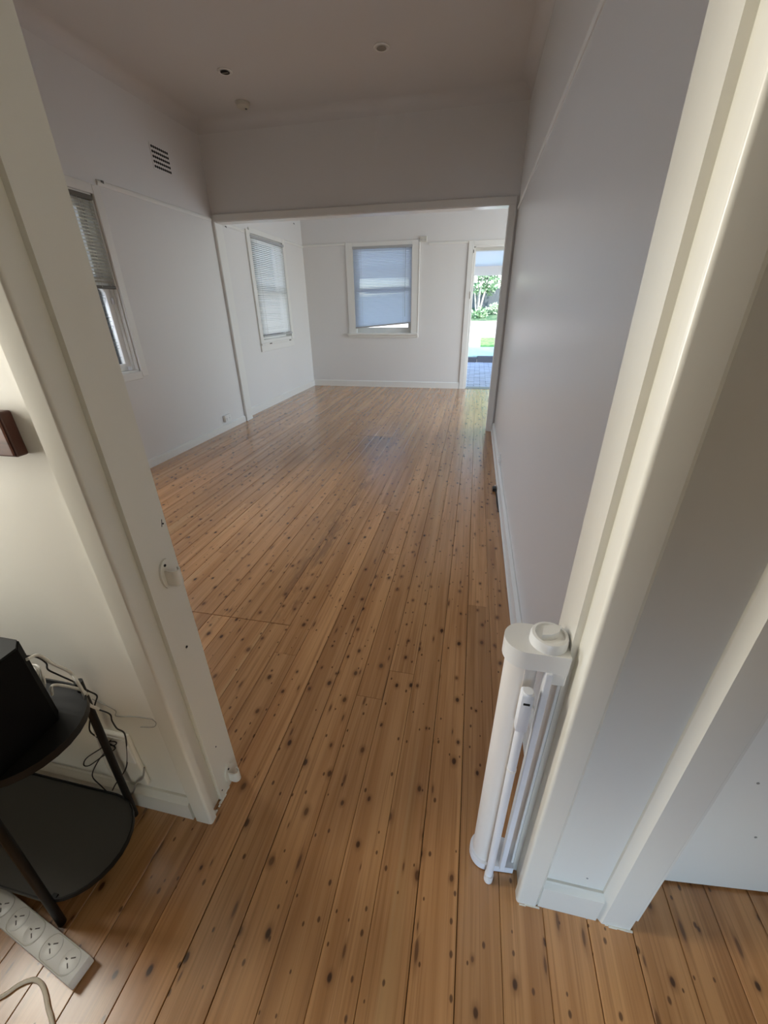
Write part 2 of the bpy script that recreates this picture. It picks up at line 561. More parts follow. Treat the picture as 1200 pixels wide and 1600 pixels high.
# picture rails
def rail_x(name, x, sgn, y0, y1, zt, h=.034, t=.014):
    pts = [(x, zt), (x + sgn * t * .55, zt), (x + sgn * t, zt - h * .25), (x + sgn * t, zt - h * .6), (x + sgn * t * .5, zt - h), (x, zt - h)]
    bm = bmesh.new()
    lo = [bm.verts.new((p[0], y0, p[1])) for p in pts]; hi = [bm.verts.new((p[0], y1, p[1])) for p in pts]
    n = len(pts)
    for i in range(n): bm.faces.new((lo[i], lo[(i + 1) % n], hi[(i + 1) % n], hi[i]))
    bm.faces.new(lo[::-1]); bm.faces.new(hi)
    return struct(name, bm, M['trim'])
def rail_y(name, y, x0, x1, zt, h=.034, t=.014):
    pts = [(y, zt), (y - t * .55, zt), (y - t, zt - h * .25), (y - t, zt - h * .6), (y - t * .5, zt - h), (y, zt - h)]
    bm = bmesh.new()
    lo = [bm.verts.new((x0, p[0], p[1])) for p in pts]; hi = [bm.verts.new((x1, p[0], p[1])) for p in pts]
    n = len(pts)
    for i in range(n): bm.faces.new((lo[i], lo[(i + 1) % n], hi[(i + 1) % n], hi[i]))
    bm.faces.new(lo[::-1]); bm.faces.new(hi)
    return struct(name, bm, M['trim'])
rail_x('trim_4', XL, 1, 3.15, YD0 - .03, 2.10)
rail_x('trim_5', XR, -1, YB, YD0 - .03, 2.045, .03, .012)
rail_x('trim_6', XLF, 1, YD1, 5.36, 2.112)
rail_x('trim_7', XLF, 1, 6.49, YF, 2.15)
rail_y('trim_8', YF, XLF, -2.115, 2.165)
rail_y('trim_9', YF, -.80, -.205, 2.125)

# skirtings (front face, eased top edge)
def skirt_x(name, x, sgn, y0, y1, h, t, mat=None):
    pts = [(x, -.02), (x + sgn * t, -.02), (x + sgn * t, h - .012), (x + sgn * t * .45, h - .003), (x + sgn * t * .3, h), (x, h)]
    bm = bmesh.new()
    lo = [bm.verts.new((p[0], y0, p[1])) for p in pts]; hi = [bm.verts.new((p[0], y1, p[1])) for p in pts]
    n = len(pts)
    for i in range(n): bm.faces.new((lo[i], lo[(i + 1) % n], hi[(i + 1) % n], hi[i]))
    bm.faces.new(lo[::-1]); bm.faces.new(hi)
    return struct(name, bm, mat or M['trim'])
def skirt_y(name, y, sgn, x0, x1, h, t, mat=None):
    pts = [(y, -.02), (y + sgn * t, -.02), (y + sgn * t, h - .012), (y + sgn * t * .45, h - .003), (y + sgn * t * .3, h), (y, h)]
    bm = bmesh.new()
    lo = [bm.verts.new((x0, p[0], p[1])) for p in pts]; hi = [bm.verts.new((x1, p[0], p[1])) for p in pts]
    n = len(pts)
    for i in range(n): bm.faces.new((lo[i], lo[(i + 1) % n], hi[(i + 1) % n], hi[i]))
    bm.faces.new(lo[::-1]); bm.faces.new(hi)
    return struct(name, bm, mat or M['trim'])
skirt_x('baseboard_left', XL, 1, YB, YD0 - .03, .072, .019)
skirt_x('baseboard_far_left', XLF, 1, YD1, YF, .10, .015)
skirt_y('baseboard_far', YF, -1, XLF + .015, -.215, .103, .015)
skirt_x('baseboard_right', XR, -1, YB + .02, YD0 - .03, .10, .021)
skirt_y('baseboard_near_left', YH, -1, XHL, -.652, .078, .019, M['trim_hall'])
skirt_y('baseboard_near_right', YH, -1, .250, .376, .098, .0175, M['trim_hall'])
# second little bead along the right skirting, as the photograph shows
struct('trim_10', T([(XR - .022, YB + .03, .012), (XR - .022, YD0 - .04, .012)], .009, 8, False), M['trim'])

# ------------------------------------------------------------------ wide opening to the far room (trim_11)
op = empty('trim_11', (0, 0, 0), kind='structure')
obj('jamb_left', B((XL + .001, -2.733, YD0 - .006, YD1 + .006, -.02, 2.062)), M['trim'], op)
obj('jamb_right', B((.199, .24, YD0 - .006, YD1 + .006, -.02, 2.062)), M['trim'], op)
obj('head_lining', B((-2.733, .199, YD0 - .006, YD1 + .006, 2.058, 2.09)), M['trim'], op)
obj('architrave_left', P([(XL, YD0 - .02), (-2.735, YD0 - .02), (-2.729, YD0 - .012), (-2.729, YD0 - .006), (XL, YD0 - .006)], -.02, 2.12, 'z'), M['trim'], op)
obj('architrave_right', B((.203, .262, YD0 - .022, YD0 - .006, -.02, 2.063), bevel=.002), M['trim'], op)
obj('architrave_head', B((-2.735, .2615, YD0 - .0235, YD0 - .006, 2.062, 2.122), bevel=.003), M['trim'], op)
obj('architrave_back', B((XLF + .001, -2.742, YD1 + .0, YD1 + .016, -.02, 2.12), bevel=.003), M['trim'], op)

# ------------------------------------------------------------------ near doorway, linings and architraves (trim_12)
nd = empty('trim_12', (0, 0, 0), kind='structure')
def rebate(xj, s, y0=YB, y1=.478):
    # section of the lining: face, rebate for a door, back
    return [(xj, YB + .002), (xj, .540), (xj - s * .011, .540), (xj - s * .011, .500), (xj - s * .030, .500), (xj - s * .030, YB + .002)]
obj('jamb_left', P(rebate(JX0, 1), -.02, 2.05, 'z', .0015, 1), M['trim_hall'], nd)
obj('jamb_right', P(rebate(JX1, -1), -.02, 2.05, 'z', .0015, 1), M['trim_hall'], nd)
obj('head_lining', B((JX0 - .02, JX1 + .02, .500, YB + .002, 2.045, 2.075)), M['trim_hall'], nd)
def arch_section(xi, xo, y0=.478, y1=.4985, r=.0065, outer=.004):
    # xi = edge at the opening (rounded nose), xo = outer edge
    s = 1 if xo > xi else -1
    pts = [(xi, y1)]
    for i in range(6):
        a = math.pi / 2 * i / 5
        pts.append((xi + s * (r - r * math.cos(a)), y0 + r - r * math.sin(a)))
    pts += [(xo - s * outer, y0), (xo, y0 + outer), (xo, y1)]
    return pts
obj('architrave_left', P(arch_section(-.594, -.645), -.005, 2.115, 'z'), M['trim_hall'], nd, True)
obj('architrave_right', P(arch_section(.2015, .252, outer=.008), -.004, 2.115, 'z'), M['trim_hall'], nd, True)
obj('architrave_head', B((-.645, .252, .479, .4985, 2.06, 2.115), bevel=.003), M['trim_hall'], nd)
def disc(x, y, z, r, axis, d=.0012):
    bm = lathe([(r, -d), (r, d)], 10)
    rot = {'x': Matrix.Rotation(R(90), 4, 'Y'), 'y': Matrix.Rotation(R(90), 4, 'X'), 'z': Matrix.Identity(4)}[axis]
    bmesh.ops.transform(bm, matrix=Matrix.Translation((x, y, z)) @ rot, verts=bm.verts[:])
    return bm
for (y, z, r) in ((.583, .550, .0032), (.67 - .05, .858, .0018), (.606, .742, .0016), (.575, .19, .0018), (.55, .03, .002)):
    x = JX0 - (.011 if y < .54 else 0)
    obj('screw_hole', disc(x, y, z, r, 'x'), M['dark'], nd)
obj('scratch', T([(JX0 + .0002, .615, .853), (JX0 + .0002, .632 - .012, .868)], .0009, 6, False), M['grey_slot'], nd)
# flakes of old paint left at the foot of the jambs
def flakes(name, pts):
    bm = bmesh.new()
    for (x, y, w, d, h) in pts:
        vs = box(bm, x - w / 2, x + w / 2, y - d / 2, y + d / 2, .0, h)
    return obj(name, bm, M['trim_hall'], nd, kind='stuff')
random.seed(3)
flakes('paint_flakes', [(random.choice((random.uniform(.205, .25), random.uniform(.378, .445))), _i * 0 + .477 + random.uniform(-.002, .001), random.uniform(.006, .02), .003, random.uniform(.001, .003)) for _i in range(18)]
       + [(JX0 + random.uniform(-.002, .003), random.uniform(.50, .60), .004, random.uniform(.004, .012), random.uniform(.002, .006)) for _ in range(14)])

# ------------------------------------------------------------------ right-hand doorway with its door ajar
d2 = empty('door_2', (0, 0, 0), kind='structure')
obj('architrave', P(arch_section(.4475, .374, y0=.478, r=.002, outer=.014), -.004, 2.12, 'z'), M['trim_hall'], d2, True)
obj('architrave', P(arch_section(1.26, 1.33, y0=.478, r=.002, outer=.014), -.004, 2.12, 'z'), M['trim_hall'], d2, True)
obj('architrave', B((.374, 1.33, .479, .4985, 2.05, 2.12), bevel=.003), M['trim_hall'], d2)
obj('jamb', B((.4475, .47, .4985, YB, -.02, 2.05)), M['trim_hall'], d2)
obj('jamb', B((1.24, 1.26, .4985, YB, -.02, 2.05)), M['trim_hall'], d2)
leaf = obj('door_leaf', B((0, .77, 0, .036, .010, 2.03), bevel=.002), M['wall_hall'], d2)
leaf.location = (.472, .578, 0)
leaf.rotation_euler[2] = R(5.9)
for (x, z) in ((.135, .42), (.20, .235), (.255, .225)):
    obj('dent', disc(x, -.0004, z, .0028, 'y', .0005), M['cable_grey'], leaf)
obj('dent', disc(.335, .4978, .135, .0022, 'y', .0005), M['cable_grey'], nd)
hb = lathe([(.006, 0), (.006, .045), (.024, .05), (.026, .062), (.018, .074), (.004, .076)], 16)
bmesh.ops.transform(hb, matrix=Matrix.Rotation(R(90), 4, 'X'), verts=hb.verts[:])
h = obj('door_knob', hb, M['metal_dull'], leaf, True)
h.location = (.70, 0, 1.0)

# ------------------------------------------------------------------ windows
def frame_x(bm, x0, x1, y0, y1, z0, z1, w, wb=None):
    wb = wb or w
    box(bm, x0, x1, y0, y0 + w, z0, z1); box(bm, x0, x1, y1 - w, y1, z0, z1)
    box(bm, x0, x1, y0 + w, y1 - w, z1 - w, z1); box(bm, x0, x1, y0 + w, y1 - w, z0, z0 + wb)

# window_1: near left, leadlight casements behind a deep reveal
w1 = empty('window_1', (0, 0, 0), kind='structure')
y0, y1, z0, z1 = W1
for nm, b in (('architrave', (XL, XL + .018, y1, y1 + .068, z0 - .045, z1 + .055)), ('architrave', (XL, XL + .018, y0 - .068, y0, z0 - .045, z1 + .055)),
              ('architrave', (XL, XL + .017, y0, y1, z1, z1 + .062)), ('architrave', (XL, XL + .017, y0, y1, z0 - .06, z0))):
    obj(nm, B(b, bevel=.004), M['trim'], w1)
obj('reveal', B((XL - .20, XL, y1 - .012, y1 + .002, z0, z1), (XL - .20, XL, y0 - .002, y0 + .012, z0, z1), (XL - .20, XL, y0, y1, z1 - .012, z1 + .002), (XL - .20, XL, y0, y1, z0 - .002, z0 + .012)), M['trim'], w1)
ym = (y0 + y1) / 2
ZM = 1.47
bm = bmesh.new()
frame_x(bm, XL - .195, XL - .088, y0 + .010, y1 - .010, z0 + .010, z1 - .010, .014)
box(bm, XL - .195, XL - .088, ym - .012, ym + .012, z0 + .024, z1 - .024)
obj('frame', bm, M['trim'], w1)
def light(a, b):
    """one leadlight lower sash with rounded upper corners, and the plain sash above it"""
    bm = bmesh.new()
    frame_x(bm, XL - .085, XL - .047, a, b, z0 + .014, ZM, .056, .052)
    sash = obj('lower_sash', bm, M['trim'], w1)
    for yy, s in ((a + .055, 1), (b - .055, -1)):
        rr = .045
        pts = [(yy, ZM - .055)] + [(yy + s * rr * (1 - math.cos(t)), ZM - .055 - rr + rr * math.sin(t)) for t in [math.pi / 2 * i / 6 for i in range(7)]]
        bmc = bmesh.new()
        prism(bmc, pts, XL - .084, XL - .048, 'x')
        obj('corner_block', bmc, M['trim'], w1)
    obj('pane', B((XL - .069, XL - .065, a + .054, b - .054, z0 + .064, ZM - .054)), M['glass'], w1)
    bm = bmesh.new()
    frame_x(bm, XL - .13, XL - .09, a, b, ZM - .03, z1 - .026, .05)
    obj('upper_sash', bm, M['trim'], w1)
    obj('pane', B((XL - .112, XL - .108, a + .048, b - .048, ZM + .018, z1 - .074)), M['glass'], w1)
    return sash
c1 = light(y0 + .026, ym - .014)
c2 = light(ym + .014, y1 - .026)
def cames(sash, a, b):
    x = XL - .063
    H0, H1 = z0 + .066, ZM - .056
    zs = [H0, .918, .985, 1.005, 1.150, 1.182, 1.345, 1.362]
    seg = [[(a, z), (b, z)] for z in zs[1:]]
    n = 3
    wdt = (b - a) / n
    for i in range(1, n * 2):
        seg.append([(a + i * wdt / 2, H0), (a + i * wdt / 2, zs[1])])
    for i in range(1, n):
        for (p, q) in ((zs[2], zs[3]), (zs[4], zs[5]), (zs[7], H1)):
            seg.append([(a + i * wdt, p), (a + i * wdt, q)])
    for (p, q) in ((zs[3], zs[4]), (zs[5], zs[6])):
        hh = q - p
        for i in range(n):
            c = a + (i + .5) * wdt
            seg.append([(c - wdt * .5, p), (c - wdt * .12, p + hh * .3), (c - wdt * .38, p + hh * .62), (c - wdt * .05, q)])
            seg.append([(c + wdt * .5, p + hh * .16), (c - wdt * .12, p + hh * .3)])
            seg.append([(c - wdt * .38, p + hh * .62), (c + wdt * .42, p + hh * .72)])
            seg.append([(c + wdt * .45, p + hh * .3), (c + wdt * .15, p + hh * .55), (c + wdt * .42, p + hh * .72), (c + wdt * .5, q)])
    for sg in seg:
        obj('lead_came', T([(x, yy, zz) for yy, zz in sg], .0016, 5, False), M['lead'], sash)
cames(c2, ym + .014 + .056, y1 - .026 - .056)
cames(c1, y0 + .026 + .056, ym - .014 - .056)
obj('latch', B((XL - .047, XL - .030, y1 - .075, y1 - .045, z0 + .014, z0 + .045), bevel=.004), M['plastic_cool'], w1)
obj('latch', B((XL - .047, XL - .036, y1 - .05, y1 - .03, z0 + .50, z0 + .545), bevel=.003), M['plastic_cool'], w1)
obj('bead', B((XL - .047, XL - .028, y1 - .022, y1 - .012, z0 + .012, z1 - .012), bevel=.002), M['trim'], w1)

# window_2: far room, left
w2 = empty('window_2', (0, 0, 0), kind='structure')
y0, y1, z0, z1 = W2
for b in ((XLF, XLF + .022, y0 - .085, y0, z0 - .04, z1 + .03), (XLF, XLF + .02, y1, y1 + .085, z0 - .04, z1 + .06), (XLF, XLF + .02, y0, y1, z1, z1 + .06)):
    obj('architrave', B(b, bevel=.004), M['trim'], w2)
obj('sill_board', B((XLF - .075, XLF + .012, y0 + .001, y1 - .001, z0 - .02, z0 + .022), bevel=.003), M['trim'], w2)
obj('sill', B((XLF - .02, XLF + .035, y0 - .09, y1 + .09, z0 - .045, z0 - .015), bevel=.005), M['trim'], w2)
obj('apron', B((XLF, XLF + .018, y0 - .085, y1 + .075, z0 - .125, z0 - .045), bevel=.004), M['trim'], w2)
obj('reveal', B((XLF - .18, XLF, y0 - .002, y0 + .012, z0 - .03, z1), (XLF - .18, XLF, y1 - .012, y1 + .002, z0 - .03, z1), (XLF - .18, XLF, y0, y1, z1 - .012, z1 + .002), (XLF - .18, XLF, y0, y1, z0 - .03, z0)), M['trim'], w2)
zm = (z0 + z1) / 2 - .02
bm = bmesh.new(); frame_x(bm, XLF - .15, XLF - .11, y0 + .012, y1 - .012, zm - .02, z1 - .012, .04); obj('upper_sash', bm, M['trim'], w2)
bm = bmesh.new(); frame_x(bm, XLF - .11, XLF - .07, y0 + .012, y1 - .012, z0, zm + .02, .04, .06); obj('lower_sash', bm, M['trim'], w2)
obj('pane', B((XLF - .132, XLF - .128, y0 + .05, y1 - .05, zm + .02, z1 - .05)), M['glass'], w2)
obj('pane', B((XLF - .092, XLF - .088, y0 + .05, y1 - .05, z0 + .06, zm - .02)), M['glass'], w2)
for yy in (y0 + .16, y1 - .12): obj('sash_lift', B((XLF + .035, XLF + .042, yy - .03, yy + .03, z0 - .037, z0 - .025), bevel=.002), M['grey_slot'], w2)

# window_3: far wall
w3 = empty('window_3', (0, 0, 0), kind='structure')
x0, x1, z0, z1 = W3
for b in ((x0 - .115, x0, YF - .018, YF, z0 - .0, z1 + .062), (x1, x1 + .112, YF - .018, YF, z0 - .0, z1 + .062), (x0, x1, YF - .017, YF, z1, z1 + .062)):
    obj('architrave', B(b, bevel=.003), M['trim'], w3)
obj('architrave_bead', B((x1 + .108, x1 + .118, YF - .024, YF, z0 - .045, z1 + .062), bevel=.002), M['trim'], w3)
obj('sill', B((x0 - .14, x1 + .118, YF - .045, YF + .06, z0 - .018, z0 + .012), bevel=.005), M['trim'], w3)
obj('apron', B((x0 - .125, x1 + .112, YF - .02, YF, z0 - .055, z0 - .018), bevel=.004), M['trim'], w3)
obj('reveal', B((x0 - .002, x0 + .012, YF, YF + .16, z0, z1), (x1 - .012, x1 + .002, YF, YF + .16, z0, z1), (x0, x1, YF, YF + .16, z1 - .012, z1 + .002)), M['trim'], w3)
def frame_y(bm, ya, yb, xa, xb, za, zb, w, wb=None):
    wb = wb or w
    box(bm, xa, xa + w, ya, yb, za, zb); box(bm, xb - w, xb, ya, yb, za, zb)
    box(bm, xa + w, xb - w, ya, yb, zb - w, zb); box(bm, xa + w, xb - w, ya, yb, za, za + wb)
zm = 1.50
bm = bmesh.new(); frame_y(bm, YF + .10, YF + .14, x0 + .012, x1 - .012, zm - .025, z1 - .012, .045); obj('upper_sash', bm, M['trim'], w3)
bm = bmesh.new(); frame_y(bm, YF + .06, YF + .10, x0 + .012, x1 - .012, z0 + .012, zm + .03, .045, .085); obj('lower_sash', bm, M['trim'], w3)
obj('pane', B((x0 + .05, x1 - .05, YF + .118, YF + .122, zm, z1 - .05)), M['glass'], w3)
obj('pane', B((x0 + .05, x1 - .05, YF + .078, YF + .082, z0 + .09, zm)), M['glass'], w3)

# ------------------------------------------------------------------ venetian blinds
def slat_mesh(L, tilt, w=.025):
    """slat along local x, curved a little"""
    bm = bmesh.new()
    n = 3
    top, bot = [], []
    for i in range(n + 1):
        u = (i / n - .5) * w
        c = .0022 * (1 - (2 * i / n - 1) ** 2)
        top.append((u, c)); bot.append((u, c - .0006))
    pts = top + bot[::-1]
    ct, st = math.cos(tilt), math.sin(tilt)
    pts = [(u * ct - v * st, u * st + v * ct) for u, v in pts]
    vs0 = [bm.verts.new((-L / 2, u, v)) for u, v in pts]
    vs1 = [bm.verts.new((L / 2, u, v)) for u, v in pts]
    k = len(pts)
    for i in range(k):
        j = (i + 1) % k
        bm.faces.new((vs0[i], vs0[j], vs1[j], vs1[i]))
    bm.faces.new(vs0[::-1]); bm.faces.new(vs1)
    bmesh.ops.recalc_face_normals(bm, faces=bm.faces[:])
    me = bpy.data.meshes.new('slat')
    bm.to_mesh(me); bm.free()
    return me

def blind(loc, rotz, L, ztop, zbot, label, group, smat, tilt, rail, skew=0.0, pitch=.0215, cords=(.13,), wand=None, box_rail=None):
    t = empty('venetian_blind', loc, label, 'blind', group, rot=(0, 0, rotz))
    obj('headrail', B((-L / 2 - .008, L / 2 + .008, -.014, .016, ztop - .03, ztop), bevel=.003), box_rail or rail, t)
    me = slat_mesh(L, tilt)
    me.materials.append(smat)
    n = int((ztop - .045 - zbot - .008) / pitch) + (1 if skew else 0)
    for i in range(n):
        z = ztop - .045 - i * pitch
        o = bpy.data.objects.new('slat', me)
        COL.objects.link(o)
        o.parent = t
        f = (i / n) ** 3
        o.location = (0, 0, z + skew * f * .5)
        o.rotation_euler = (random.uniform(-.06, .06), -skew / L * f, 0)
    br = obj('bottom_rail', B((-L / 2, L / 2, -.013, .013, -.010, .012), bevel=.003), rail, t)
    br.location = (0, 0, zbot + skew * .5)
    br.rotation_euler[1] = -skew / L
    for s in (-1, 1):
        for c in cords:
            for yy in (-.0135, .0135):
                obj('ladder_cord', T([(s * (L / 2 - c), yy, ztop - .03), (s * (L / 2 - c), yy, zbot + skew * (.5 + .5 * s) )], .0011, 5, False), M['cable_white'], t)
    if wand:
        obj('tilt_wand', T([(wand[0], -.022, ztop - .02), (wand[0], -.024, wand[1])], .0035, 6, False), M['rail_grey'], t)
    return t
GB = 'venetian blinds on the left wall of the near room'
# local x runs along the wall; local -y faces the room
blind((XL - .012, 2.30, 0), R(90), 1.535, 1.992, 1.415, 'cream venetian blind half raised over the leadlight window on the near left wall', None, M['slat_cream'], R(26), M['rail_brown'], box_rail=M['rail_brown'])
blind((XLF + .012, 5.945, 0), R(90), .955, 2.075, .925, 'white venetian blind lowered fully over the far room left hand window', None, M['slat_white'], R(50), M['rail_grey'])
blind((-1.525, YF - .012, 0), 0, .935, 2.105, .955, 'bluish white venetian blind with skewed bottom rail on the far end wall', None, M['slat'], R(56), M['rail_grey'], skew=.075, wand=(.37, 1.12))

# ------------------------------------------------------------------ far doorway
d1 = empty('door_1', (0, 0, 0), kind='structure')
x0, x1, z0, z1 = D1
for b in ((x0 - .092, x0 - .012, YF - .018, YF, -.02, z1 + .075), (x1 + .012, x1 + .092, YF - .018, YF, -.02, z1 + .075), (x0 - .012, x1 + .012, YF - .017, YF, z1 + .008, z1 + .075)):
    obj('architrave', B(b, bevel=.004), M['trim'], d1)
obj('jamb', B((x0 - .012, x0 + .012, YF - .012, YF + .165, -.02, z1)), M['trim'], d1)
obj('jamb', B((x1 - .012, x1 + .012, YF - .012, YF + .165, -.02, z1)), M['trim'], d1)
obj('door_stop', B((x0 + .012, x0 + .024, YF + .06, YF + .10, -.02, z1 - .04)), M['trim'], d1)
obj('head_jamb', B((x0 - .012, x1 + .012, YF - .012, YF + .165, z1 - .012, z1 + .012)), M['trim'], d1)
obj('head_stop', B((x0 + .012, x1 - .012, YF + .05, YF + .165, z1 - .05, z1 - .012)), M['aged'], d1)
obj('threshold', B((x0 - .02, x1 + .02, YF - .004, YF + .19, -.035, .004), bevel=.003), M['metal_dull'], d1)
obj('strike_plate', B((x0 - .016, x0 - .006, YF - .03, YF - .008, 1.36, 1.46), bevel=.004), M['trim'], d1)
obj('hinge', B((x0 - .018, x0 - .008, YF - .022, YF - .008, 1.965, 2.005), bevel=.002), M['grey_slot'], d1)

# ------------------------------------------------------------------ ceiling fittings
def downlight(x, y, label, strip):
    t = empty('downlight', (x, y, ZC), label, 'downlight', 'recessed ceiling downlights')
    bm = lathe([(.034, -.001), (.055, -.001), (.055, -.005), (.048, -.009), (.034, -.006)], 28)
    bm.faces.ensure_lookup_table()
    obj('ring', bm, M['trim'], t, True)
    obj('lamp', lathe([(.034, -.0095), (.030, -.0100), (.015, -.0105), (.004, -.0108)], 24), M['vent_dark'] if strip else M['bulb'], t, True)
    if strip: obj('lamp_bar', B((-.026, .026, -.006, .006, -.0135, -.0105), bevel=.002), M['bulb'], t)
downlight(-1.99, 3.83, 'dark recessed downlight with a pale bar, nearer the left wall', True)
downlight(-.79, 3.80, 'brown recessed downlight in the middle of the ceiling', False)
t = empty('smoke_alarm', (-2.125, 4.33, ZC), 'round beige smoke alarm on the ceiling near the dividing wall', 'smoke alarm')
obj('base', lathe([(.062, 0), (.062, -.008), (.058, -.010)], 28), M['beige'], t, True)
obj('cover', lathe([(.056, -.010), (.056, -.026), (.046, -.036), (.02, -.039), (.004, -.039)], 28), M['beige'], t, True)
obj('test_button', lathe([(.010, -.039), (.010, -.042), (.003, -.0425)], 14), M['grey_slot'], t, True, loc=(.02, .01, 0))

# air vent on left wall
t = empty('air_vent', (XL, 3.95, 2.405), 'plaster air vent with five rows of dark holes high on the left wall', 'air vent')
obj('plate', B((0, .006, -.118, .118, -.09, .09), bevel=.003), M['wall'], t)
random.seed(5)
for r in range(5):
    for c in range(9):
        yy = -.096 + c * .024
        zz = -.066 + r * .033
        pts = [(yy - .0105, zz - .006), (yy - .003, zz - .010), (yy + .0105, zz - .006), (yy + .0105, zz + .006), (yy + .002, zz + .010), (yy - .0105, zz + .006)]
        bm = bmesh.new(); prism(bm, pts, .0055, .0066, 'x')
        obj('vent_hole', bm, M['vent_dark'], t)

# picture-rail hooks and brackets
def rail_hook(loc, label, rz=0, group=None):
    t = obj('rail_hook', B((-.006, .004, -.009, .009, -.005, .007), (.002, .008, -.003, .003, -.012, -.003), bevel=.001), M['metal_dull'], loc=loc)
    t.rotation_euler[2] = rz
    tag(t, label, 'hook')
rail_hook((XL + .020, 3.19, 2.092), 'small metal hook on the picture rail above the near left window')
rail_hook((XLF + .020, 4.93, 2.075), 'small metal hook on the far room picture rail just inside the wide opening')
rail_hook((XLF + .012, 6.93, 2.40), 'small metal hook high on the far room left wall near the corner')

# power outlets
def outlet(name, loc, rz, w, h, label, cat='power outlet', mat=None, d=.012, switches=2):
    mat = mat or M['plastic']
    t = empty(name, loc, label, cat, rot=(0, 0, rz))
    obj('plate', B((-w / 2, w / 2, -d, 0, -h / 2, h / 2), bevel=.003), mat, t)
    for s in ([-.25, .25] if switches == 2 else [0]):
        obj('switch', B((s * w - .006, s * w + .006, -d - .004, -d + .001, h * .18, h * .36), bevel=.001), mat, t)
        for sx, rot in ((-.006, .4), (.006, -.4)):
            o = obj('slot', B((-.0012, .0012, -.0006, .0006, -.005, .005)), M['grey_slot'], t, loc=(s * w + sx, -d - .0002, -.002))
            o.rotation_euler[1] = rot
        obj('slot', B((s * w - .0012, s * w + .0012, -d - .0008, -d + .0004, -h * .32, -h * .15)), M['grey_slot'], t)
    return t
outlet('power_outlet', (XL, 4.18, .135), R(90), .115, .075, 'white wall power outlet low on the left wall by the wide opening', d=.03)
outlet('power_outlet', (-.885, YF, 2.165), 0, .105, .068, 'aged cream power outlet on the far wall picture rail beside the window', mat=M['aged'], d=.03)
outlet('power_outlet', (XR, 3.25, .085 + .035), R(-90), .115, .075, 'white power outlet low on the right hand wall above the skirting')

# cable with a plug on the floor at the right skirting
t = empty('power_cable', (.24, 2.9, 0), 'black cable with small plug lying on the floor along right hand skirting', 'cable')
obj('cord', T([(-.0, -.01, .012), (.008, -.10, .006), (.006, -.22, .005), (.012, -.36, .005)], .005, 8), M['cable_black'], t, True)
obj('plug', B((-.02, .008, -.012, .045, .0, .024), bevel=.004), M['cable_black'], t)
obj('pin', B((-.0, .004, .045, .075, .012, .02)), M['plastic'], t)

# ------------------------------------------------------------------ retractable safety gate on the right jamb
g = empty('safety_gate', (.128, .560, 0), 'white retractable mesh safety gate rolled up at the right door jamb', 'safety gate')
def stadium(r, x1, y_half, n=16):
    pts = []
    for i in range(n + 1):
        a = math.pi / 2 + math.pi * i / n
        pts.append((r * math.cos(a), r * math.sin(a)))
    return pts + [(x1, -y_half), (x1, y_half)]
JG = JX1 - .128
obj('top_bracket', P(stadium(.036, JG, .036), .700, .738, 'z', .005, 3), M['plastic'], g, True)
obj('bracket_foot', B((JG - .034, JG, -.036, .030, .672, .702), bevel=.003), M['plastic'], g)
kx, ky = .036, -.004
kn = obj('locking_dial', lathe([(.031, .738), (.031, .752), (.029, .757), (.0245, .758), (.0235, .754), (.003, .753)], 32), M['plastic'], g, True, loc=(kx, ky, 0))
obj('dial_grip', P([(-.022, -.004), (-.006, -.010), (.008, -.010), (.023, 0), (.008, .010), (-.006, .010)], .753, .766, 'z', .003, 2), M['plastic'], kn, True).rotation_euler[2] = R(35)
obj('mesh_roll', lathe([(.0285, .028), (.029, .03), (.029, .698), (.0285, .70)], 32), M['mesh_white'], g, True)
obj('mesh_flap', B((.002, .0045, -.0305, .012, .03, .70)), M['mesh_white'], g)
obj('bottom_bracket', P(stadium(.036, JG, .030), .004, .028, 'z', .004, 3), M['plastic_cool'], g, True)
pb = obj('pull_bar', T([(.010, -.052, .006), (.010, -.046, .662)], .0085, 14, False), M['plastic_cool'], g, True)
obj('bar_cap', T([(.010, -.0522, .002), (.010, -.0520, .03)], .0105, 14, False), M['plastic'], pb, True)
obj('bar_clip', B((-.001, .021, -.056, -.034, .562, .660), bevel=.005), M['plastic_cool'], pb, True)
obj('slot', B((.004, .015, -.0572, -.0555, .637, .6415), bevel=.0006), M['dark'], pb)
obj('bar_joint', T([(.010, -.0483, .44), (.010, -.0480, .447)], .0092, 14, False), M['plastic'], pb)
obj('mounting_rail', B((.034, .046, -.040, -.022, .028, .70), bevel=.002), M['plastic_cool'], g)
obj('mounting_rail', B((JG - .006, JG, -.02, .02, .028, .70), bevel=.002), M['plastic'], g)

# gate catches on the left jamb
def catch(z, y, label):
    t = empty('gate_hook', (JX0, y, z), label, 'hook')
    pts = [(.021 * math.sin(a), .036 * math.cos(a)) for a in [2 * math.pi * i / 20 for i in range(20)]]
    obj('plate', P(pts, 0, .005, 'x', .002, 2), M['trim_hall'], t, True)
    # open cup that takes the bar: J-shaped wall
    wall_ = []
    for i in range(13):
        a = R(200) * i / 12 - R(100)
        wall_.append((.008 + .020 * math.cos(a) , .013 * math.sin(a) + .004))
    outer = [(.004, -.010), (.016, -.0115)] + [(.022 + .011 * math.cos(R(-90 + 180 * i / 10)), .011 * math.sin(R(-90 + 180 * i / 10))) for i in range(11)] + [(.020, .0115)]
    inner = [(x - .000, y * .72) for x, y in outer]
    inner = [(.004, -.0075), (.016, -.0085)] + [(.022 + .008 * math.cos(R(-90 + 180 * i / 10)), .0082 * math.sin(R(-90 + 180 * i / 10))) for i in range(11)] + [(.020, .0085)]
    bm = bmesh.new()
    prism(bm, outer + inner[::-1], -.022, .014, 'z')
    obj('cup', bm, M['trim_hall'], t, True)
    for zz in (-.024, .024):
        obj('screw', disc(.0052, -.004, zz, .003, 'x'), M['dark'], t)
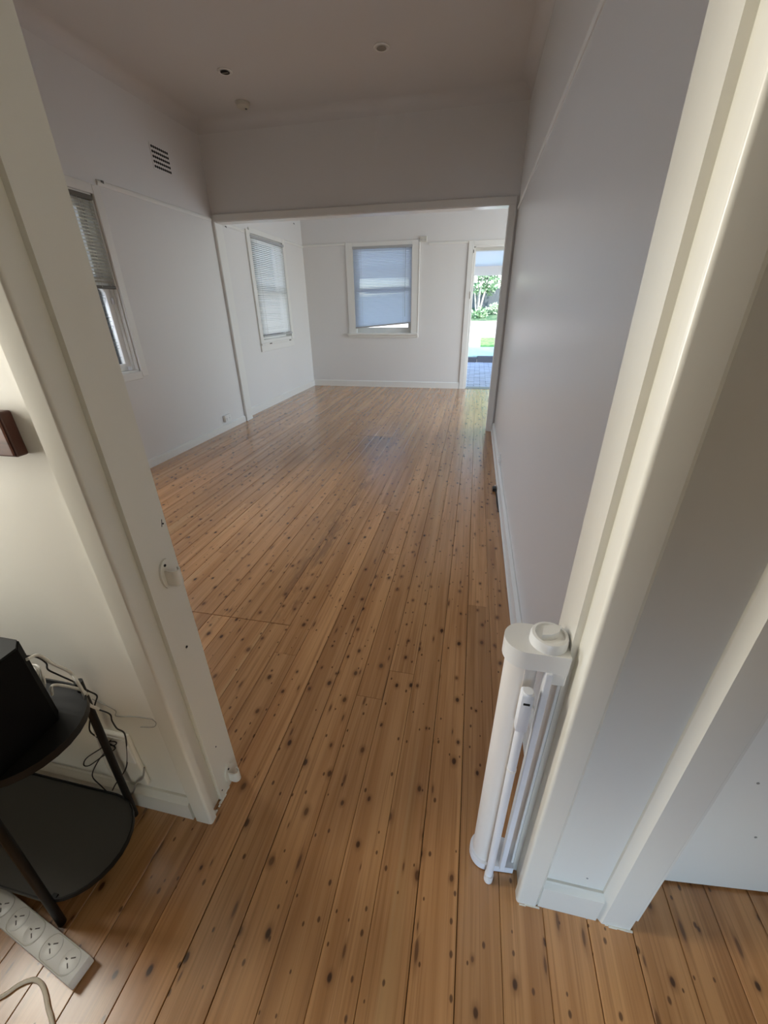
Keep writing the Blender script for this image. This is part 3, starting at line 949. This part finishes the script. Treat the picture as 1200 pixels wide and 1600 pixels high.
catch(.752, .592, 'upper white plastic gate hook screwed to the left door jamb')
catch(.045, .592, 'lower white plastic gate hook on the left jamb near the floor')

# ------------------------------------------------------------------ wooden plaque on the hall wall
t = empty('wooden_plaque', (-.70, YH, 1.08), 'dark red wooden plaque hung on the cream wall at left edge', 'plaque')
obj('board', B((-.16, 0, -.020, 0, -.036, .036), bevel=.003), M['wood_side'], t)
obj('face', B((-.157, -.003, -.0225, -.019, -.033, .033), bevel=.001), M['wood_dark'], t)

# ------------------------------------------------------------------ black tray table
tb = empty('tray_table', (-.98, .36, 0), 'black metal tray table with lower shelf standing against cream wall', 'side table')
def stad(r, hl, n=14):
    out = []
    for s, c in ((1, hl), (-1, -hl)):
        for i in range(n + 1):
            a = -math.pi / 2 + math.pi * i / n
            out.append((c + s * r * math.cos(a), s * r * math.sin(a)))
    return out
def tray(r, hl, x, y, z, lip, mat, nm, rimnm):
    mv = lambda pp: [(px + x + .98, py + y - .36) for px, py in pp]
    obj(nm, P(mv(stad(r - .001, hl)), z - .004, z, 'z'), mat, tb)
    bm = bmesh.new()
    A, Bq = mv(stad(r, hl)), mv(stad(r - .003, hl))
    n = len(A)
    rings = [[bm.verts.new((px, py, zz)) for px, py in pp] for pp, zz in ((A, z - .006), (A, z + lip), (Bq, z + lip), (Bq, z - .006))]
    for a, b in zip(rings, rings[1:] + rings[:1]):
        for i in range(n):
            j = (i + 1) % n
            bm.faces.new((a[i], a[j], b[j], b[i]))
    obj(rimnm, bm, M['black'], tb, True)
tray(.111, .21, -1.055, .348, .085, .007, M['shelf'], 'lower_shelf', 'shelf_rim')
tray(.110, .21, -1.030, .357, .503, .012, M['black'], 'table_top', 'top_rim')
for xx in (.160, -.310):
    obj('leg', T([(xx, .098, 0), (xx + .030, .104, .530)], .0085, 12, False), M['black'], tb, True)
    obj('leg', T([(xx, -.127, 0), (xx + .032, -.114, .512)], .0085, 12, False), M['black'], tb, True)
    obj('shelf_bracket', B((xx - .006, xx + .006, -.119, -.106, .076, .088)), M['black'], tb)

# black speaker on the tray
t = empty('speaker', (-.90, .33, .5035), 'black box speaker standing on the black tray table', 'speaker')
pts = [(-.115, -.075), (.112, -.075), (.125, -.062), (.125, .062), (.105, .080), (-.115, .080)]
obj('body', P(pts, 0, .196, 'z', .004, 2), M['black_box'], t, True)
obj('top_panel', P([(x * .985, y * .985) for x, y in pts], .196, .2005, 'z', .002, 2), M['black_top'], t, True)

# cables by the table
def cable(name, paths, label, mat, r):
    t = None
    bm = bmesh.new()
    for p in paths: tube(bm, p, r, 8)
    o = obj(name, bm, mat, smooth=True)
    tag(o, label, 'cable')
    return o
CA = [(-0.829,0.420,0.644),(-0.811,0.430,0.635),(-0.811,0.440,0.607),(-0.834,0.450,0.572),(-0.829,0.460,0.545),(-0.812,0.470,0.515),(-0.802,0.479,0.481),(-0.781,0.479,0.469),(-0.793,0.479,0.445),(-0.815,0.479,0.408),(-0.842,0.479,0.364),(-0.860,0.479,0.320),(-0.847,0.479,0.301),(-0.829,0.479,0.289)]
CB = [(-0.838,0.484,0.417),(-0.806,0.484,0.408),(-0.777,0.484,0.399),(-0.780,0.484,0.373),(-0.776,0.484,0.346),(-0.760,0.484,0.333),(-0.773,0.484,0.277),(-0.794,0.484,0.213),(-0.816,0.482,0.166),(-0.864,0.476,0.098),(-0.887,0.475,0.062)]
CC = [(-0.825,0.474,0.293),(-0.813,0.474,0.287),(-0.796,0.474,0.290),(-0.784,0.474,0.303),(-0.792,0.474,0.307),(-0.814,0.476,0.292),(-0.804,0.478,0.269),(-0.862,0.476,0.219),(-0.919,0.474,0.167),(-0.939,0.474,0.163),(-0.912,0.474,0.203),(-0.845,0.478,0.261),(-0.808,0.480,0.298)]
CD = [(-0.842,0.474,0.244),(-0.872,0.472,0.208),(-0.916,0.472,0.143),(-0.928,0.472,0.109),(-0.915,0.472,0.078),(-0.905,0.472,0.051)]
cable('power_cable', [CA], 'thin black cable running from behind speaker down past the rear leg', M['cable_black'], .0017)
cable('power_cable', [CB], 'thin black cable hanging in a bend right of the rear table leg', M['cable_black'], .0017)
cable('power_cable', [CC, CD], 'thin black cable looped in a bow across the rear table leg', M['cable_black'], .0015)
WA = [(-0.781,0.400,0.666),(-0.802,0.430,0.641),(-0.794,0.440,0.609),(-0.782,0.450,0.582),(-0.781,0.455,0.563),(-0.762,0.446,0.555),(-0.762,0.447,0.520),(-0.768,0.449,0.482),(-0.764,0.460,0.451)]
cable('power_cable', [WA], 'thick white cable arching over the back of the tray', M['cable_white'], .0032)
WB = [(-0.834,0.480,0.386),(-0.843,0.480,0.336),(-0.851,0.480,0.289),(-0.859,0.480,0.229),(-0.861,0.477,0.173),(-0.855,0.475,0.135)]
cable('power_cable', [WB], 'grey white cable hanging behind the rear leg down to skirting', M['cable_white'], .0026)
WC = [(-0.797,0.415,0.545),(-0.789,0.418,0.570),(-0.787,0.432,0.556),(-0.768,0.447,0.530),(-0.772,0.458,0.500)]
cable('power_cable', [WC], 'short white cable bent over the tray edge beside the speaker', M['cable_white'], .0030)
bm = bmesh.new()
random.seed(11)
for i in range(5):
    cx, cy, cz = -.850 + random.uniform(-.008, .006), .424 + random.uniform(-.006, .006), .545 + i * .006
    tube(bm, [(cx + .030 * math.cos(2 * math.pi * k / 12), cy + .010 * math.sin(2 * math.pi * k / 12), cz + .030 * math.sin(2 * math.pi * k / 12 + .5)) for k in range(13)], .0022, 6, True, 3)
o = obj('cable_coil', bm, M['cable_white'], smooth=True)
tag(o, 'coiled bundle of white cable behind the black speaker', 'cable')
GW1 = [(-0.829,0.4965,0.423),(-0.817,0.4965,0.417),(-0.775,0.4965,0.396),(-0.779,0.4965,0.374),(-0.721,0.4965,0.387),(-0.674,0.4965,0.391)]
GW2 = [(-0.674,0.4965,0.391),(-0.667,0.4965,0.379),(-0.680,0.4965,0.361),(-0.719,0.4965,0.350)]
cable('wall_wire', [GW1, GW2], 'loose thin grey wire ends against cream wall beside the architrave', M['cable_grey'], .0010)
# white wall box low on the wall with its lead
t = empty('wall_box', (-.815, YH, .21), 'white plastic wall box low on the cream wall behind the table', 'wall box')
obj('case', B((-.055, .050, -.012, 0, -.10, .10), bevel=.004), M['wall_hall'], t)
obj('lid_lip', B((-.050, .045, -.015, -.011, -.004, .092), bevel=.002), M['plastic'], t)
o = obj('lead', T([(.058, -.008, -.025), (.048, -.0155, -.06), (.02, -.017, -.09), (.004, -.022, -.125), (-.01, -.0225, -.145)], .0024, 6), M['cable_grey'], t, True)

# ------------------------------------------------------------------ power board on the floor
pbd = empty('power_board', (-.697, .173, 0), 'white six outlet power board lying on the floor by the table', 'power board', rot=(0, 0, math.atan2(.057, -.309)))
L_, W_, H_ = .40, .047, .035
bm = B((0, L_, -W_ / 2, W_ / 2, .004, H_), bevel=.003)
obj('case', bm, M['plastic'], pbd, True)
obj('base', B((.004, L_ - .004, -W_ / 2 + .003, W_ / 2 - .003, 0, .006)), M['beige'], pbd)
cxs = [.030, .087, .150, .205, .262, .320]
for i, cx in enumerate(cxs):
    ring = obj('socket', lathe([(.0195, H_ - .001), (.0195, H_ + .0012), (.0185, H_ + .0016), (.003, H_ + .0016)], 28), M['plastic'], pbd, True, loc=(cx, -.001, 0))
    for (sx, sy, rot) in ((.0055, -.0062, .52), (.0055, .0062, -.52)):
        o = obj('slot', B((-.0048, .0048, -.001, .001, H_ + .0008, H_ + .0021)), M['grey_slot'], ring)
        o.location = (-.002 + .0, sy, 0)
        o.rotation_euler[2] = rot + math.pi / 2 * 0
    obj('slot', B((.0072, .0132, -.0035 + .0023, .0035 - .0023, H_ + .0008, H_ + .0021)), M['grey_slot'], ring)
for a, b in ((0, 1), (2, 3)):
    pass
# groove outlines pressed in the lid
for (a, b) in ((.010, .112), (.128, .228), (.240, .342)):
    pts = []
    hw = .0212
    for i in range(9):
        th = -math.pi / 2 + math.pi * i / 8
        pts.append((b - hw + hw * math.cos(th) * .9, hw * math.sin(th), H_ + .0004))
    for i in range(9):
        th = math.pi / 2 + math.pi * i / 8
        pts.append((a + hw + hw * math.cos(th) * .9, hw * math.sin(th), H_ + .0004))
    pts.append(pts[0])
    obj('lid_groove', T(pts, .0007, 5, False), M['aged'], pbd)

o = obj('extension_cord', T([(-1.02, .02, .004), (-.90, .075, .004), (-.841, .113, .004), (-.821, .134, .004), (-.80, .146, .004), (-.779, .146, .004), (-.757, .137, .004), (-.731, .121, .004), (-.700, .103, .004), (-.62, .04, .004), (-.55, -.05, .004)], .004, 10), M['cable_cream'], smooth=True)
tag(o, 'cream cord looping on the floorboards in front of the power board', 'cord')

# ------------------------------------------------------------------ outside the far door
patio = struct('ground', B((-6, 8, 7.36, 11.88, -.30, -.152)), M['concrete'])
random.seed(21)
pm = None
def paver_mesh(w, d, h):
    bm = B((-w / 2, w / 2, -d / 2, d / 2, -h, 0), bevel=.004, seg=1)
    bmesh.ops.recalc_face_normals(bm, faces=bm.faces[:])
    me = bpy.data.meshes.new('paver'); bm.to_mesh(me); bm.free()
    me.materials.append(M['paver'])
    return me
PW, PD = .23, .114
pm = paver_mesh(PW - .008, PD - .008, .05)
row = 0
y = 7.42
while y < 11.83:
    off = 0 if row % 2 else PW / 2
    for i in range(7):
        o = bpy.data.objects.new('paver', pm)
        COL.objects.link(o); o.parent = patio
        o.location = (-.42 + i * PW + off, y + PD / 2, -.10 + random.uniform(-.003, .003))
        o.rotation_euler = (random.uniform(-.01, .01), random.uniform(-.01, .01), random.uniform(-.01, .01))
    y += PD; row += 1
# the same paving carried on to either side, past what the doorway shows
for a, b in ((-6, -.55), (1.20, 8)):
    bm = bmesh.new()
    yy = 7.42; r = 0
    while yy < 11.8:
        xx = a + (PW / 2 if r % 2 else 0)
        while xx < b - PW:
            box(bm, xx + .004, xx + PW - .004, yy + .004, yy + PD - .004, -.15, -.10)
            xx += PW
        yy += PD; r += 1
    obj('side_paving', bm, M['paver'], patio, kind='stuff')
for i, (a, b, hh) in enumerate(((-2.6, .085, .018), (.09, 2.6, .05))):
    o = obj('kerb_block', B((a, b, 11.88, 12.05, -.15, hh), bevel=.01), M['kerb'])
    tag(o, ['dark grey kerb block, left one at the end of the paving', 'dark grey kerb block, right and taller one at the end of paving'][i], 'kerb')

def gz(y): return .03 + .157 * max(0, y - 12.0)
def ground_patch(name, pts, mat, lift=0.0, label=None, cat=None, kind='structure', n=8, rough=0.0, seed=1):
    """sloping garden surface between two y lines; pts = (x0, x1, y0, y1)"""
    rnd = random.Random(seed)
    x0, x1, y0, y1 = pts
    bm = bmesh.new()
    nx = n
    ny = n
    vs = [[bm.verts.new((x0 + (x1 - x0) * i / nx, y0 + (y1 - y0) * j / ny, gz(y0 + (y1 - y0) * j / ny) + lift + (rnd.uniform(-rough, rough)))) for i in range(nx + 1)] for j in range(ny + 1)]
    lo = [[bm.verts.new((v.co.x, v.co.y, v.co.z - .08)) for v in r] for r in vs]
    for j in range(ny):
        for i in range(nx):
            bm.faces.new((vs[j][i], vs[j][i + 1], vs[j + 1][i + 1], vs[j + 1][i]))
    def skirt(a, b):
        for (p, q), (s, t_) in zip(zip(a, a[1:]), zip(b, b[1:])): bm.faces.new((p, q, t_, s))
    skirt(vs[0], lo[0]); skirt(vs[-1], lo[-1])
    skirt([r[0] for r in vs], [r[0] for r in lo]); skirt([r[-1] for r in vs], [r[-1] for r in lo])
    o = obj(name, bm, mat)
    tag(o, label, cat, kind=kind)
    return o
tiles = ground_patch('terrace', (-8, 9, 12.05, 13.02), M['tile'])
ground_patch('garden_path', (-8, .16, 13.02, 14.2), M['path'])
ground_patch('garden_lawn', (.16, 9, 13.02, 14.14), M['grass'], rough=.02, n=14)
ground_patch('garden_path_upper', (-8, 9, 14.18, 16.75), M['path'], .004)
ground_patch('garden_bed', (-9, 10, 16.75, 23.5), M['earth'], .0, rough=.05, n=20)

# patio roof: sheet ceiling and front beam
ar = empty('patio_roof', (0, 0, 0), 'white flat patio roof with cream front beam outside the door', 'patio roof')
obj('roof_sheet', B((-4, 5.5, 7.38, 11.3, 2.42, 2.48)), M['awning'], ar)
bm = B((-4, 5.5, 11.26, 11.34, 1.905, 2.12))
obj('front_beam', bm, M['fascia'], ar)
bm = bmesh.new()
vs = [bm.verts.new(c) for c in ((-4, 7.38, 2.36), (5.5, 7.38, 2.36), (5.5, 11.3, 2.09), (-4, 11.3, 2.09), (-4, 7.38, 2.40), (5.5, 7.38, 2.40), (5.5, 11.3, 2.13), (-4, 11.3, 2.13))]
for f in ((0, 1, 2, 3), (4, 5, 6, 7), (0, 1, 5, 4), (1, 2, 6, 5), (2, 3, 7, 6), (3, 0, 4, 7)): bm.faces.new([vs[i] for i in f])
obj('lining', bm, M['awning'], ar)
for x in (-3.6, 5.1): obj('post', B((x - .045, x + .045, 11.26, 11.34, -.15, 1.9)), M['fascia'], ar)

# back fence of grey palings
fn = empty('paling_fence', (0, 19.6, 0), 'grey timber paling fence at the back of the garden', 'fence')
random.seed(4)
for i in range(60):
    x = -3.2 + i * .12
    h = random.uniform(1.62, 1.66)
    obj('paling', B((x + .0015, x + .118, -.01, .01, gz(19.6) - .1, gz(19.6) + h - .9)), M['fence'], fn)
for z in (.15, .62): obj('fence_rail', B((-3.2, 4.0, .01, .05, gz(19.6) + z, gz(19.6) + z + .07)), M['fence'], fn)

# trees and shrubs
def leaf_blob(bm, c, rad, n, size, rnd):
    for _ in range(n):
        d = Vector((rnd.gauss(0, 1), rnd.gauss(0, 1), rnd.gauss(0, 1))).normalized() * rad * rnd.uniform(.55, 1.0)
        d.z *= .8
        p = Vector(c) + d
        a = Vector((rnd.uniform(-1, 1), rnd.uniform(-1, 1), rnd.uniform(-.6, .6))).normalized()
        b = a.orthogonal().normalized()
        b.rotate(Matrix.Rotation(rnd.uniform(0, 6.28), 3, a))
        s = size * rnd.uniform(.6, 1.3)
        q = a.cross(b)
        v = [bm.verts.new(p + a * s), bm.verts.new(p + b * s * .42), bm.verts.new(p - a * s), bm.verts.new(p - b * s * .42 + q * s * .1)]
        bm.faces.new(v)
def tree(name, x, y, h, stems, crown, leafmat, label, seed, n=700, size=.10, cat='tree', group=None):
    rnd = random.Random(seed)
    z = gz(y) - .05
    t = empty(name, (x, y, z), label, cat, group)
    tips = []
    for s in range(stems):
        a = 2 * math.pi * s / stems + rnd.uniform(-.4, .4)
        r0 = .05; r1 = crown * rnd.uniform(.3, .6)
        pts = [(r0 * math.cos(a), r0 * math.sin(a), 0), (r1 * .45 * math.cos(a), r1 * .45 * math.sin(a), h * .3), (r1 * .8 * math.cos(a + .2), r1 * .8 * math.sin(a + .2), h * .6), (r1 * math.cos(a), r1 * math.sin(a), h * .85)]
        obj('trunk', T(pts, lambda u: .045 * (1 - .6 * u), 8, True, 4), M['bark'], t, True)
        tips += pts[2:]
    bm = bmesh.new()
    for k in range(max(7, int(n / 90))):
        tp = rnd.choice(tips)
        c = (tp[0] + rnd.uniform(-.5, .5) * crown, tp[1] + rnd.uniform(-.5, .5) * crown, tp[2] + rnd.uniform(-.25, .28) * h)
        leaf_blob(bm, c, crown * rnd.uniform(.28, .5), int(n / max(7, int(n / 90))), size, rnd)
    obj('foliage', bm, leafmat, t, kind='stuff')
    return t
tree('garden_tree', .0, 18.4, 2.5, 4, .85, M['leaf'], 'multi stemmed dark green tree seen through the doorway, left side', 1, 3600, .075)
tree('garden_tree', 2.3, 18.6, 2.6, 3, .95, M['leaf_pale'], 'pale leaved tree seen through the doorway, right side of the fence', 2, 2600, .08)
tree('garden_tree', -2.4, 18.8, 3.2, 3, 1.3, M['leaf'], 'dark green tree hidden left of doorway beyond the lawn', 3, 900, .10)
tree('garden_tree', .9, 22.6, 4.2, 3, 2.4, M['leaf'], 'tall tree standing behind the grey paling fence', 4, 6000, .12)
def shrub(x, y, r, hgt, label, seed, mat):
    rnd = random.Random(seed)
    z = gz(y) - .03
    t = empty('shrub', (x, y, z), label, 'shrub', None)
    obj('stem', T([(0, 0, 0), (.02, .01, hgt * .4), (-.01, .02, hgt * .7)], .02, 6, True, 3), M['bark'], t)
    bm = bmesh.new()
    for k in range(6):
        leaf_blob(bm, (rnd.uniform(-.6, .6) * r, rnd.uniform(-.4, .4) * r, hgt * rnd.uniform(.3, .9)), r * .6, 60, .06, rnd)
    obj('foliage', bm, mat, t, kind='stuff')
shrub(.55, 18.0, .35, .35, 'low pale shrub beneath the trees in front of fence', 5, M['leaf_pale'])
shrub(.05, 17.4, .35, .30, 'low green shrub at the foot of the multi stemmed tree', 6, M['leaf'])
shrub(1.35, 17.2, .40, .35, 'low green shrub at the right edge of the doorway view', 7, M['leaf'])

# side yard and the pale rendered house next door, seen through the left windows
struct('side_yard', B((-6.1, -3.0, -4, 16, -.35, -.155)), M['concrete'])
nb = empty('neighbour_house', (-6.2, 4, -.15), 'pale rendered neighbouring house beyond the left hand windows', 'house')
obj('wall', B((-.25, 0, -8, 9, 0, 3.0)), M['awning'], nb)
obj('eave', B((-.25, .35, -8.2, 9.2, 3.0, 3.12)), M['fascia'], nb)
obj('plinth', B((0, .03, -8, 9, 0, .45)), M['concrete'], nb)
